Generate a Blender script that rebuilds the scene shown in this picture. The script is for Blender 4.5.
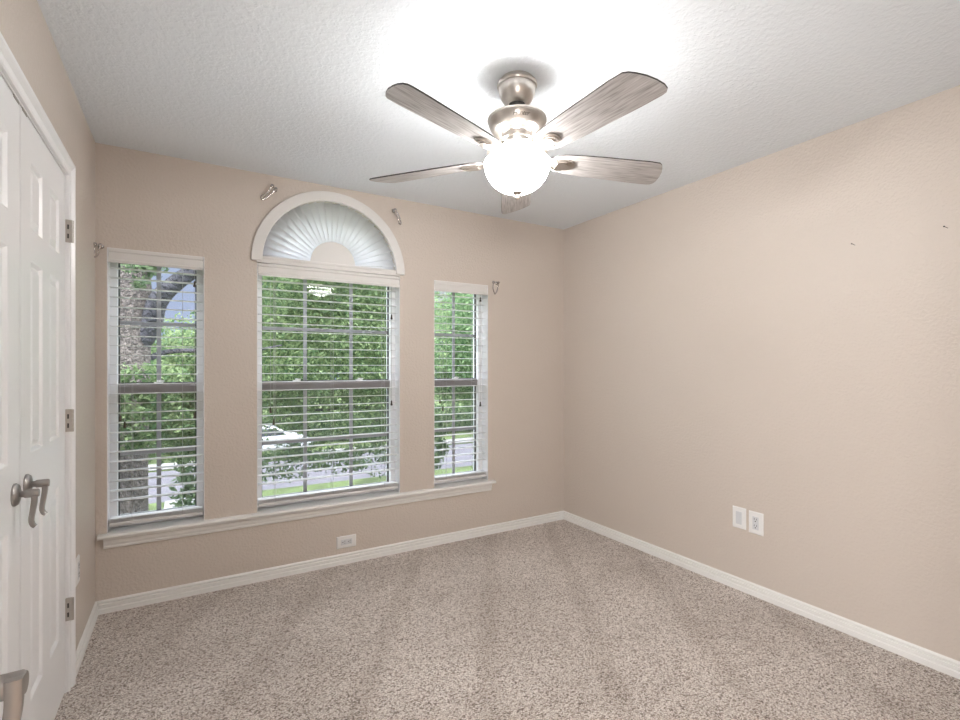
import bpy, bmesh, math, random
import numpy as np
from mathutils import Vector, Matrix, Euler, noise
for o in list(bpy.data.objects): bpy.data.objects.remove(o)
SC = bpy.context.scene
COL = SC.collection
PI = math.pi
random.seed(7)

# ------------------------------------------------------------------ camera
YAW = math.atan2(293, 491)
cam_d = bpy.data.cameras.new('camera'); cam = bpy.data.objects.new('camera', cam_d); COL.objects.link(cam)
cam.location = (0, 0, 1.28); cam.rotation_euler = (PI/2, 0, -YAW)
cam_d.sensor_fit = 'HORIZONTAL'; cam_d.sensor_width = 36.0; cam_d.lens = 36.0*491/960
cam_d.shift_y = 7/960; cam_d.clip_start = .02; cam_d.clip_end = 300
SC.camera = cam
# ------------------------------------------------------------------ colour management
SC.view_settings.view_transform = 'Standard'; SC.view_settings.look = 'None'
SC.view_settings.gamma = 1; SC.view_settings.use_curve_mapping = False
SC.view_settings.exposure = 0.85
# ------------------------------------------------------------------ world
SKY_LOW, SKY_HIGH = .46, 5.6
w = bpy.data.worlds.new('sky'); SC.world = w; w.use_nodes = True
nt = w.node_tree; nt.nodes.clear()
tc = nt.nodes.new('ShaderNodeTexCoord'); sp = nt.nodes.new('ShaderNodeSeparateXYZ')
cr = nt.nodes.new('ShaderNodeValToRGB'); bg = nt.nodes.new('ShaderNodeBackground'); wo = nt.nodes.new('ShaderNodeOutputWorld')
nz = nt.nodes.new('ShaderNodeTexNoise'); nz.inputs['Scale'].default_value = 3.5; nz.inputs['Detail'].default_value = 6
mx = nt.nodes.new('ShaderNodeMix'); mx.data_type = 'RGBA'
cr.color_ramp.elements[0].position = 0.0; cr.color_ramp.elements[0].color = (.50, .60, .92, 1)
cr.color_ramp.elements[1].position = .6; cr.color_ramp.elements[1].color = (.80, .86, .96, 1)
c2 = nt.nodes.new('ShaderNodeValToRGB'); c2.color_ramp.elements[0].position = .5; c2.color_ramp.elements[1].position = .68
nt.links.new(tc.outputs['Generated'], sp.inputs[0]); nt.links.new(sp.outputs['Z'], cr.inputs[0])
nt.links.new(tc.outputs['Generated'], nz.inputs['Vector']); nt.links.new(nz.outputs['Fac'], c2.inputs[0])
nt.links.new(c2.outputs['Color'], mx.inputs['Factor']); nt.links.new(cr.outputs['Color'], mx.inputs['A'])
mx.inputs['B'].default_value = (.85, .88, .95, 1)
nt.links.new(mx.outputs['Result'], bg.inputs[0]); mr = nt.nodes.new('ShaderNodeMapRange'); mr.interpolation_type = 'SMOOTHSTEP'; mr.inputs['From Min'].default_value = .16; mr.inputs['From Max'].default_value = .6
mr.inputs['To Min'].default_value = SKY_LOW; mr.inputs['To Max'].default_value = SKY_HIGH
nt.links.new(sp.outputs['Z'], mr.inputs['Value']); nt.links.new(mr.outputs[0], bg.inputs[1])
nt.links.new(bg.outputs[0], wo.inputs[0])
# ------------------------------------------------------------------ sun (behind the house, high: it lights the trees, not the room)
sd = bpy.data.lights.new('sun', 'SUN'); sd.energy = .9; sd.angle = math.radians(2); sd.color = (1, .95, .86)
sun = bpy.data.objects.new('sun', sd); COL.objects.link(sun)
sun.rotation_euler = (math.radians(42), 0, math.radians(-25))
# added area light in the unseen hall, filling the room through the doorway
hd = bpy.data.lights.new('hall_fill_light', 'AREA'); hd.shape = 'RECTANGLE'; hd.size = 1.0; hd.size_y = 1.7; hd.energy = 42; hd.color = (1, .985, .97)
hl = bpy.data.objects.new('hall_fill_light', hd); COL.objects.link(hl); hl.location = (-.80, -1.05, 1.25); hl.rotation_euler = (-PI/2, 0, PI-math.radians(50))
# strengths of the lit bowl, the added uplights and the added hall lamp
BOWL_EMIT = 39.0
UPLIGHT_W = 1.6
HALL_FILL_W = 12.0

# ------------------------------------------------------------------ room numbers
XL, XR, YB, YF, H = -.407, 2.731, 3.198, -.10, 2.44
WT = .17
WIN = [(-.359, .085), (.359, 1.264), (1.524, 1.980)]
WZ0, WZ1 = .412, 1.905
ACX, ACZ, AR = .8115, 1.915, .43

# ------------------------------------------------------------------ materials
def mat(name, col, rough=.5, metal=0, spec=.5, bump=None, var=None, coat=0):
    m = bpy.data.materials.new(name); m.use_nodes = True; t = m.node_tree
    b = t.nodes['Principled BSDF']
    b.inputs['Base Color'].default_value = (*col, 1); b.inputs['Roughness'].default_value = rough
    b.inputs['Metallic'].default_value = metal; b.inputs['Specular IOR Level'].default_value = spec
    b.inputs['Coat Weight'].default_value = coat
    co = t.nodes.new('ShaderNodeTexCoord')
    if var:   # (scale, amount)
        n = t.nodes.new('ShaderNodeTexNoise'); n.inputs['Scale'].default_value = var[0]; n.inputs['Detail'].default_value = 5
        r = t.nodes.new('ShaderNodeValToRGB')
        r.color_ramp.elements[0].position = .35; r.color_ramp.elements[1].position = .65
        r.color_ramp.elements[0].color = (*[c*(1-var[1]) for c in col], 1); r.color_ramp.elements[1].color = (*[min(1, c*(1+var[1])) for c in col], 1)
        t.links.new(co.outputs['Object'], n.inputs['Vector']); t.links.new(n.outputs['Fac'], r.inputs[0]); t.links.new(r.outputs[0], b.inputs['Base Color'])
    if bump:  # (scale, distance, strength)
        n = t.nodes.new('ShaderNodeTexNoise'); n.inputs['Scale'].default_value = bump[0]; n.inputs['Detail'].default_value = 3
        r = t.nodes.new('ShaderNodeValToRGB'); r.color_ramp.elements[0].position = .42; r.color_ramp.elements[1].position = .62
        u = t.nodes.new('ShaderNodeBump'); u.inputs['Distance'].default_value = bump[1]; u.inputs['Strength'].default_value = bump[2]
        t.links.new(co.outputs['Object'], n.inputs['Vector']); t.links.new(n.outputs['Fac'], r.inputs[0]); t.links.new(r.outputs[0], u.inputs['Height'])
        t.links.new(u.outputs[0], b.inputs['Normal'])
    return m
M = {}
M['wall'] = mat('beige_textured_paint', (.625, .553, .493), .42, bump=(75, .0014, .6), spec=.5)
M['ceiling'] = mat('white_textured_ceiling_paint', (.82, .865, .91), .8, bump=(60, .0022, .45), spec=.2)
M['trim'] = mat('white_semigloss_trim', (.85, .84, .82), .32)
M['door'] = mat('white_door_paint', (.89, .89, .90), .28)
M['vinyl'] = mat('white_window_vinyl', (.90, .90, .91), .35)
M['alu'] = mat('grey_sash_rail', (.29, .27, .265), .4)
M['slat'] = mat('white_blind_slat', (.70, .69, .69), .38)
M['shade_frame'] = mat('white_shade_frame', (.74, .72, .70), .45)
M['plate'] = mat('white_plastic_plate', (.84, .83, .82), .3)
M['insert'] = mat('recess_toned_plastic', (.66, .67, .69), .35)  # greyed to look recessed: shade put into the colour
M['slot'] = mat('dark_socket_slot', (.03, .03, .03), .6)
M['nickel'] = mat('brushed_nickel', (.56, .52, .48), .30, 1, var=(30, .06))
M['nickel_d'] = mat('satin_nickel_hinge', (.50, .47, .44), .38, 1)
M['lever'] = mat('satin_nickel_lever', (.39, .37, .355), .42, 1)
M['chrome'] = mat('chrome_hook', (.48, .46, .45), .14, 1)
M['dark'] = mat('dark_plastic', (.025, .022, .02), .5)
M['tassel'] = mat('dark_brown_tassel', (.04, .025, .015), .45)
M['cord'] = mat('white_cord', (.42, .42, .41), .7)
M['hall'] = mat('hall_wall_paint', (.66, .56, .47), .6)

def carpet():
    m = bpy.data.materials.new('frieze_carpet'); m.use_nodes = True; t = m.node_tree; L = t.links.new
    b = t.nodes['Principled BSDF']; b.inputs['Roughness'].default_value = .95; b.inputs['Specular IOR Level'].default_value = .1
    b.inputs['Sheen Weight'].default_value = .15
    co = t.nodes.new('ShaderNodeTexCoord')
    wn = t.nodes.new('ShaderNodeTexNoise'); wn.inputs['Scale'].default_value = 60; wn.inputs['Detail'].default_value = 2
    wa = t.nodes.new('ShaderNodeMix'); wa.data_type = 'RGBA'; wa.inputs['Factor'].default_value = .004
    L(co.outputs['Object'], wn.inputs['Vector']); L(co.outputs['Object'], wa.inputs['A']); L(wn.outputs['Color'], wa.inputs['B'])
    v = t.nodes.new('ShaderNodeTexVoronoi'); v.inputs['Scale'].default_value = 180; L(wa.outputs['Result'], v.inputs['Vector'])
    v2 = t.nodes.new('ShaderNodeTexVoronoi'); v2.inputs['Scale'].default_value = 260; L(wa.outputs['Result'], v2.inputs['Vector'])
    # tuft colours: each tuft its own tone, dark between tufts
    sx = t.nodes.new('ShaderNodeSeparateColor'); L(v.outputs['Color'], sx.inputs[0])
    r = t.nodes.new('ShaderNodeValToRGB'); e = r.color_ramp.elements
    e[0].position = 0; e[0].color = (.25, .20, .17, 1); e[1].position = 1; e[1].color = (.96, .91, .87, 1)
    k = e.new(.30); k.color = (.68, .60, .545, 1); k = e.new(.6); k.color = (.87, .80, .75, 1)
    L(sx.outputs[0], r.inputs[0])
    d = t.nodes.new('ShaderNodeValToRGB'); d.color_ramp.elements[0].position = .25; d.color_ramp.elements[0].color = (1, 1, 1, 1)
    d.color_ramp.elements[1].position = .75; d.color_ramp.elements[1].color = (.58, .54, .51, 1); L(v.outputs['Distance'], d.inputs[0])
    mm = t.nodes.new('ShaderNodeMix'); mm.data_type = 'RGBA'; mm.blend_type = 'MULTIPLY'; mm.inputs['Factor'].default_value = 1
    L(r.outputs[0], mm.inputs['A']); L(d.outputs[0], mm.inputs['B'])
    # brushed pile patches and vacuum tracks
    n2 = t.nodes.new('ShaderNodeTexNoise'); n2.inputs['Scale'].default_value = 1.7; n2.inputs['Detail'].default_value = 5; L(co.outputs['Object'], n2.inputs['Vector'])
    r2 = t.nodes.new('ShaderNodeValToRGB'); r2.color_ramp.elements[0].position = .35; r2.color_ramp.elements[0].color = (.90, .89, .88, 1)
    r2.color_ramp.elements[1].position = .65; r2.color_ramp.elements[1].color = (1.08, 1.08, 1.08, 1); L(n2.outputs['Fac'], r2.inputs[0])
    m2 = t.nodes.new('ShaderNodeMix'); m2.data_type = 'RGBA'; m2.blend_type = 'MULTIPLY'; m2.inputs['Factor'].default_value = 1
    L(mm.outputs['Result'], m2.inputs['A']); L(r2.outputs[0], m2.inputs['B'])
    mp = t.nodes.new('ShaderNodeMapping'); mp.inputs['Rotation'].default_value = (0, 0, math.radians(32)); L(co.outputs['Object'], mp.inputs[0])
    wv = t.nodes.new('ShaderNodeTexWave'); wv.inputs['Scale'].default_value = .62; wv.inputs['Distortion'].default_value = 1.6; wv.inputs['Detail'].default_value = 2
    wv.inputs['Detail Scale'].default_value = .6
    L(mp.outputs[0], wv.inputs['Vector'])
    r3 = t.nodes.new('ShaderNodeValToRGB'); r3.color_ramp.elements[0].position = .0; r3.color_ramp.elements[0].color = (.89, .88, .87, 1)
    r3.color_ramp.elements[1].position = .16; r3.color_ramp.elements[1].color = (1, 1, 1, 1); L(wv.outputs['Fac'], r3.inputs[0])
    m3 = t.nodes.new('ShaderNodeMix'); m3.data_type = 'RGBA'; m3.blend_type = 'MULTIPLY'; m3.inputs['Factor'].default_value = 1
    L(m2.outputs['Result'], m3.inputs['A']); L(r3.outputs[0], m3.inputs['B'])
    L(m3.outputs['Result'], b.inputs['Base Color'])
    inv = t.nodes.new('ShaderNodeMath'); inv.operation = 'ADD'
    L(v.outputs['Distance'], inv.inputs[0]); L(v2.outputs['Distance'], inv.inputs[1])
    u = t.nodes.new('ShaderNodeBump'); u.invert = True; u.inputs['Distance'].default_value = .005; u.inputs['Strength'].default_value = .6
    L(inv.outputs[0], u.inputs['Height']); L(u.outputs[0], b.inputs['Normal'])
    return m
M['carpet'] = carpet()

def wood():
    m = bpy.data.materials.new('grey_oak_blade'); m.use_nodes = True; t = m.node_tree; L = t.links.new
    b = t.nodes['Principled BSDF']; b.inputs['Roughness'].default_value = .5
    co = t.nodes.new('ShaderNodeTexCoord'); mp = t.nodes.new('ShaderNodeMapping'); mp.inputs['Scale'].default_value = (4, 70, 10)
    L(co.outputs['Object'], mp.inputs[0])
    n = t.nodes.new('ShaderNodeTexNoise'); n.inputs['Scale'].default_value = 2.2; n.inputs['Detail'].default_value = 8; n.inputs['Distortion'].default_value = .5
    L(mp.outputs[0], n.inputs['Vector'])
    r = t.nodes.new('ShaderNodeValToRGB'); e = r.color_ramp.elements
    e[0].position = .28; e[0].color = (.25, .23, .22, 1); e[1].position = .72; e[1].color = (.60, .575, .565, 1)
    k = e.new(.48); k.color = (.43, .405, .395, 1)
    L(n.outputs['Fac'], r.inputs[0]); L(r.outputs[0], b.inputs['Base Color'])
    return m
M['wood'] = wood()
M['wood_edge'] = mat('dark_blade_edge', (.05, .045, .045), .5)

def emis(name, col, s):
    m = bpy.data.materials.new(name); m.use_nodes = True; t = m.node_tree; t.nodes.clear()
    e = t.nodes.new('ShaderNodeEmission'); e.inputs[0].default_value = (*col, 1); e.inputs[1].default_value = s
    o = t.nodes.new('ShaderNodeOutputMaterial'); t.links.new(e.outputs[0], o.inputs[0]); return m
M['bowl'] = emis('lit_frosted_glass', (1, .985, .96), BOWL_EMIT)
M['hallfill'] = emis('glowing_fill_lamp_glass', (1, .97, .93), HALL_FILL_W)

def glass(name, tint=(1, 1, 1), fac=.06, gcol=(1, 1, 1)):
    m = bpy.data.materials.new(name); m.use_nodes = True; t = m.node_tree; t.nodes.clear(); L = t.links.new
    tr = t.nodes.new('ShaderNodeBsdfTransparent'); tr.inputs[0].default_value = (*tint, 1)
    g = t.nodes.new('ShaderNodeBsdfGlossy'); g.inputs['Roughness'].default_value = .01; g.inputs[0].default_value = (*gcol, 1)
    x = t.nodes.new('ShaderNodeMixShader'); x.inputs[0].default_value = fac; o = t.nodes.new('ShaderNodeOutputMaterial')
    L(tr.outputs[0], x.inputs[1]); L(g.outputs[0], x.inputs[2]); L(x.outputs[0], o.inputs[0]); return m
M['glass'] = glass('window_glass', (.97, .985, .98), .009)
def screen_m():
    m = bpy.data.materials.new('dark_insect_mesh'); m.use_nodes = True; t = m.node_tree; t.nodes.clear(); L = t.links.new
    tr = t.nodes.new('ShaderNodeBsdfTransparent'); d = t.nodes.new('ShaderNodeBsdfDiffuse'); d.inputs[0].default_value = (.09, .09, .09, 1)
    x = t.nodes.new('ShaderNodeMixShader'); x.inputs[0].default_value = .24; o = t.nodes.new('ShaderNodeOutputMaterial')
    L(tr.outputs[0], x.inputs[1]); L(d.outputs[0], x.inputs[2]); L(x.outputs[0], o.inputs[0]); return m
M['screen'] = screen_m()
def translucent(name, col, f, rough=.6):
    m = bpy.data.materials.new(name); m.use_nodes = True; t = m.node_tree; t.nodes.clear(); L = t.links.new
    d = t.nodes.new('ShaderNodeBsdfDiffuse'); d.inputs[0].default_value = (*col, 1)
    tr = t.nodes.new('ShaderNodeBsdfTranslucent'); tr.inputs[0].default_value = (*col, 1)
    x = t.nodes.new('ShaderNodeMixShader'); x.inputs[0].default_value = f; o = t.nodes.new('ShaderNodeOutputMaterial')
    L(d.outputs[0], x.inputs[1]); L(tr.outputs[0], x.inputs[2]); L(x.outputs[0], o.inputs[0]); return m
M['pleat'] = translucent('white_sunburst_fabric', (.92, .92, .93), .62)
def leafm(name, c1, c2, f=.35):
    m = translucent(name, c1, f); t = m.node_tree; L = t.links.new
    g = t.nodes.new('ShaderNodeNewGeometry'); r = t.nodes.new('ShaderNodeValToRGB')
    r.color_ramp.elements[0].color = (*c1, 1); r.color_ramp.elements[1].color = (*c2, 1)
    L(g.outputs['Random Per Island'], r.inputs[0])
    for n in t.nodes:
        if n.type in ('BSDF_DIFFUSE', 'BSDF_TRANSLUCENT'): L(r.outputs[0], n.inputs[0])
    return m
M['leaf_oak'] = leafm('oak_leaves', (.07, .12, .065), (.27, .34, .19))
M['leaf_mid'] = leafm('green_leaves', (.07, .13, .06), (.34, .42, .21))
M['leaf_far'] = leafm('distant_leaves', (.07, .12, .07), (.26, .33, .19))
M['leaf_lite'] = leafm('pale_green_leaves', (.10, .19, .09), (.38, .50, .27))
M['bark'] = mat('grey_bark', (.165, .138, .122), .9, bump=(32, .02, 1), var=(24, .5))
M['bark_d'] = mat('dark_bark', (.085, .08, .09), .9, bump=(18, .03, 1), var=(9, .3))
M['grass'] = mat('lawn_grass', (.19, .25, .085), .9, var=(.8, .35), bump=(30, .05, 1))
M['road'] = mat('pale_asphalt', (.15, .138, .155), .9, var=(1.2, .10))
M['concrete'] = mat('pale_concrete', (.30, .285, .275), .9, var=(2, .06))
M['car'] = mat('white_car_paint', (.85, .85, .87), .25, coat=.5)
M['carglass'] = mat('dark_car_glass', (.03, .035, .04), .08)
M['rubber'] = mat('black_rubber', (.02, .02, .02), .8)
M['brick'] = mat('tan_house_brick', (.50, .36, .28), .9, var=(12, .2))
M['roof'] = mat('grey_shingle_roof', (.22, .2, .19), .9, var=(6, .3))

# ------------------------------------------------------------------ mesh helpers
def box(bm, a, b):
    v = [bm.verts.new((x, y, z)) for x in (a[0], b[0]) for y in (a[1], b[1]) for z in (a[2], b[2])]
    for f in ((0, 1, 3, 2), (4, 6, 7, 5), (0, 4, 5, 1), (2, 3, 7, 6), (0, 2, 6, 4), (1, 5, 7, 3)): bm.faces.new([v[i] for i in f])
    return v
def prism(bm, pts, ext, f):
    """pts 2-D outline, ext (a,b) extrusion range, f(p,q,e)->xyz"""
    A = [bm.verts.new(f(p, q, ext[0])) for p, q in pts]; B = [bm.verts.new(f(p, q, ext[1])) for p, q in pts]
    n = len(pts); bm.faces.new(A[::-1]); bm.faces.new(B)
    for i in range(n): bm.faces.new((A[i], A[(i+1) % n], B[(i+1) % n], B[i]))
def lathe(bm, prof, c=(0, 0, 0), axis='z', n=48, cap=True):
    rings = []
    for r, h in prof:
        ring = []
        for i in range(n):
            a = 2*PI*i/n; p, q = r*math.cos(a), r*math.sin(a)
            co = {'z': (p, q, h), 'x': (h, p, q), 'y': (p, h, q)}[axis]
            ring.append(bm.verts.new((c[0]+co[0], c[1]+co[1], c[2]+co[2])))
        rings.append(ring)
    for A, B in zip(rings, rings[1:]):
        for i in range(n): bm.faces.new((A[i], A[(i+1) % n], B[(i+1) % n], B[i]))
    if cap:
        bm.faces.new(rings[0][::-1]); bm.faces.new(rings[-1])
def tube(bm, pts, r, n=10, closed=False):
    pts = [Vector(p) for p in pts]; rs = r if isinstance(r, (list, tuple)) else [r]*len(pts)
    rings = []; prev = None
    for i, p in enumerate(pts):
        t = (pts[min(i+1, len(pts)-1)]-pts[max(i-1, 0)]).normalized()
        if prev is None:
            u = t.orthogonal().normalized()
        else:
            u = (prev-t*prev.dot(t)).normalized()
        prev = u; w_ = t.cross(u)
        rings.append([bm.verts.new(p+(u*math.cos(2*PI*k/n)+w_*math.sin(2*PI*k/n))*rs[i]) for k in range(n)])
    for A, B in zip(rings, rings[1:]):
        for k in range(n): bm.faces.new((A[k], A[(k+1) % n], B[(k+1) % n], B[k]))
    bm.faces.new(rings[0][::-1]); bm.faces.new(rings[-1])
def curve(pts, n=8):
    P = [Vector(p) for p in pts]; P = [P[0]*2-P[1]]+P+[P[-1]*2-P[-2]]; out = []
    for i in range(1, len(P)-2):
        for k in range(n):
            t = k/n; a, b, c, d = P[i-1:i+3]
            out.append(.5*((2*b)+(c-a)*t+(2*a-5*b+4*c-d)*t*t+(-a+3*b-3*c+d)*t**3))
    out.append(P[-2]); return out
def obj(name, bm, m, parent=None, smooth=False, bevel=0, seg=2, kind=None, label=None, cat=None, group=None, angle=35):
    bmesh.ops.recalc_face_normals(bm, faces=bm.faces)
    me = bpy.data.meshes.new(name); bm.to_mesh(me); bm.free()
    ms = m if isinstance(m, (list, tuple)) else [m]
    for k in ms: me.materials.append(k)
    o = bpy.data.objects.new(name, me); COL.objects.link(o)
    if smooth:
        for p in me.polygons: p.use_smooth = True
        me.set_sharp_from_angle(angle=math.radians(angle))
    if bevel:
        md = o.modifiers.new('bevel', 'BEVEL'); md.width = bevel; md.segments = seg; md.limit_method = 'ANGLE'; md.angle_limit = math.radians(40)
    if parent: o.parent = parent
    tagp(o, label, cat, group, kind); return o
def tagp(o, label=None, cat=None, group=None, kind=None):
    for k, v in (('label', label), ('category', cat), ('group', group), ('kind', kind)):
        if v: o[k] = v
    return o
def thing(name, label, cat, loc=(0, 0, 0), rot=(0, 0, 0), group=None, kind=None):
    o = bpy.data.objects.new(name, None); COL.objects.link(o); o.location = loc; o.rotation_euler = rot; o.empty_display_size = .1
    return tagp(o, label, cat, group, kind)
def copy_tree(o, parent=None):
    c = o.copy(); COL.objects.link(c); c.parent = parent
    for ch in list(o.children): copy_tree(ch, c)
    return c
NB = bmesh.new

# ------------------------------------------------------------------ room shell
bm = NB(); box(bm, (XL-.9, YF-1.6, -.06), (XR+.15, YB+.02, 0)); obj('floor', bm, M['carpet'], kind='structure', label='beige and brown speckled carpet floor', cat='floor')
bm = NB(); box(bm, (XL-.9, YF-1.6, H), (XR+.15, YB+WT, H+.06)); obj('ceiling', bm, M['ceiling'], kind='structure', label='white textured ceiling', cat='ceiling')
# window wall with three openings and the arch
bm = NB()
def wb(x0, x1, z0, z1): box(bm, (x0, YB, z0), (x1, YB+WT, z1))
xs = [XL-.15, WIN[0][0], WIN[0][1], WIN[1][0], WIN[1][1], WIN[2][0], WIN[2][1], XR+.15]
for i in (0, 2, 4, 6): wb(xs[i], xs[i+1], 0, H)
for i in (1, 3, 5): wb(xs[i], xs[i+1], 0, WZ0-.02)
for i in (1, 5): wb(xs[i], xs[i+1], WZ1, H)
N = 40
for i in range(N):
    a0, a1 = PI-PI*i/N, PI-PI*(i+1)/N
    x0, z0, x1, z1 = ACX+AR*math.cos(a0), ACZ+AR*math.sin(a0), ACX+AR*math.cos(a1), ACZ+AR*math.sin(a1)
    prism(bm, [(x0, z0), (x1, z1), (x1, H), (x0, H)], (YB, YB+WT), lambda p, q, e: (p, e, q))
wb(xs[3], ACX-AR, WZ1, H); wb(ACX+AR, xs[4], WZ1, H)
bmesh.ops.remove_doubles(bm, verts=bm.verts, dist=1e-5)
obj('wall_back', bm, M['wall'], kind='structure', label='beige window wall', cat='wall')
bm = NB(); box(bm, (XR, YF-.15, 0), (XR+.15, YB, H)); obj('wall_right', bm, M['wall'], kind='structure', label='bare beige right wall', cat='wall')
# left wall with closet opening
CY0, CY1, CZ = 1.262, 2.498, 2.04
bm = NB(); box(bm, (XL-.12, YF-.15, 0), (XL, CY0, H)); box(bm, (XL-.12, CY1, 0), (XL, YB, H)); box(bm, (XL-.12, CY0, CZ), (XL, CY1, H))
obj('wall_left', bm, M['wall'], kind='structure', label='beige left wall with the closet doors', cat='wall')
bm = NB(); box(bm, (XL-.75, CY0-.1, 0), (XL-.70, CY1+.1, H)); box(bm, (XL-.70, CY0-.1, 0), (XL-.12, CY0-.06, H)); box(bm, (XL-.70, CY1+.06, 0), (XL-.12, CY1+.1, H))
obj('closet_wall', bm, M['hall'], kind='structure')
# near wall with the camera's doorway, widened to let added fill light in
DX0, DX1 = -.235, 1.36
bm = NB(); box(bm, (XL, YF-.12, 0), (DX0, YF, H)); box(bm, (DX1, YF-.12, 0), (XR, YF, H)); box(bm, (DX0, YF-.12, 2.05), (DX1, YF, H))
obj('wall_front', bm, M['wall'], kind='structure', label='beige wall behind the camera with a doorway', cat='wall')
bm = NB(); box(bm, (XL-.9, YF-1.6, 0), (XR+.15, YF-1.5, H)); box(bm, (XL-.9, YF-1.5, 0), (XL-.8, YF-.12, H)); box(bm, (XR+.05, YF-1.5, 0), (XR+.15, YF-.15, H))
box(bm, (XL-.8, YF-.15, 0), (XL-.12, YF-.12, H))
obj('wall_hall', bm, M['hall'], kind='structure', label='hall walls beyond the doorway', cat='wall')

# baseboards: profile (out from wall, height)
BP = [(0, 0), (.015, 0), (.015, .024), (.009, .029), (.012, .033), (.012, .046), (.004, .0495), (.009, .054), (.009, .061), (.004, .067), (0, .068)]
bm = NB(); prism(bm, BP, (XL, XR), lambda p, q, e: (e, YB-p, q)); obj('baseboard_back', bm, M['trim'], kind='structure')
bm = NB(); prism(bm, BP, (YF, YB), lambda p, q, e: (XR-p, e, q)); obj('baseboard_right', bm, M['trim'], kind='structure')
bm = NB(); prism(bm, BP, (2.556, YB), lambda p, q, e: (XL+p, e, q)); prism(bm, BP, (YF, 1.20), lambda p, q, e: (XL+p, e, q)); obj('baseboard_left', bm, M['trim'], kind='structure')
bm = NB(); prism(bm, BP, (DX1+.06, XR), lambda p, q, e: (e, YF+p, q)); obj('baseboard_front', bm, M['trim'], kind='structure')

# window stool and apron
bm = NB()
prism(bm, [(YB+.10, WZ0-.022), (YB+.10, WZ0), (YB-.036, WZ0), (YB-.042, WZ0-.004), (YB-.044, WZ0-.011), (YB-.042, WZ0-.018), (YB-.036, WZ0-.022)], (WIN[0][0], WIN[0][1]), lambda p, q, e: (e, p, q))
bm.free(); bm = NB()
for x0, x1 in WIN: box(bm, (x0, YB, WZ0-.02), (x1, YB+WT, WZ0))
prism(bm, [(YB, WZ0-.022), (YB, WZ0), (YB-.034, WZ0), (YB-.042, WZ0-.004), (YB-.044, WZ0-.011), (YB-.042, WZ0-.018), (YB-.034, WZ0-.022)], (-.394, 2.028), lambda p, q, e: (e, p, q))
prism(bm, [(YB, WZ0-.078), (YB-.008, WZ0-.078), (YB-.012, WZ0-.070), (YB-.012, WZ0-.062), (YB-.018, WZ0-.05), (YB-.020, WZ0-.035), (YB-.026, WZ0-.028), (YB-.026, WZ0-.022), (YB, WZ0-.022)], (-.372, 2.004), lambda p, q, e: (e, p, q))
obj('trim_1', bm, M['trim'], kind='structure', label='white moulded window sill running under all three windows', cat='window sill')

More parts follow.
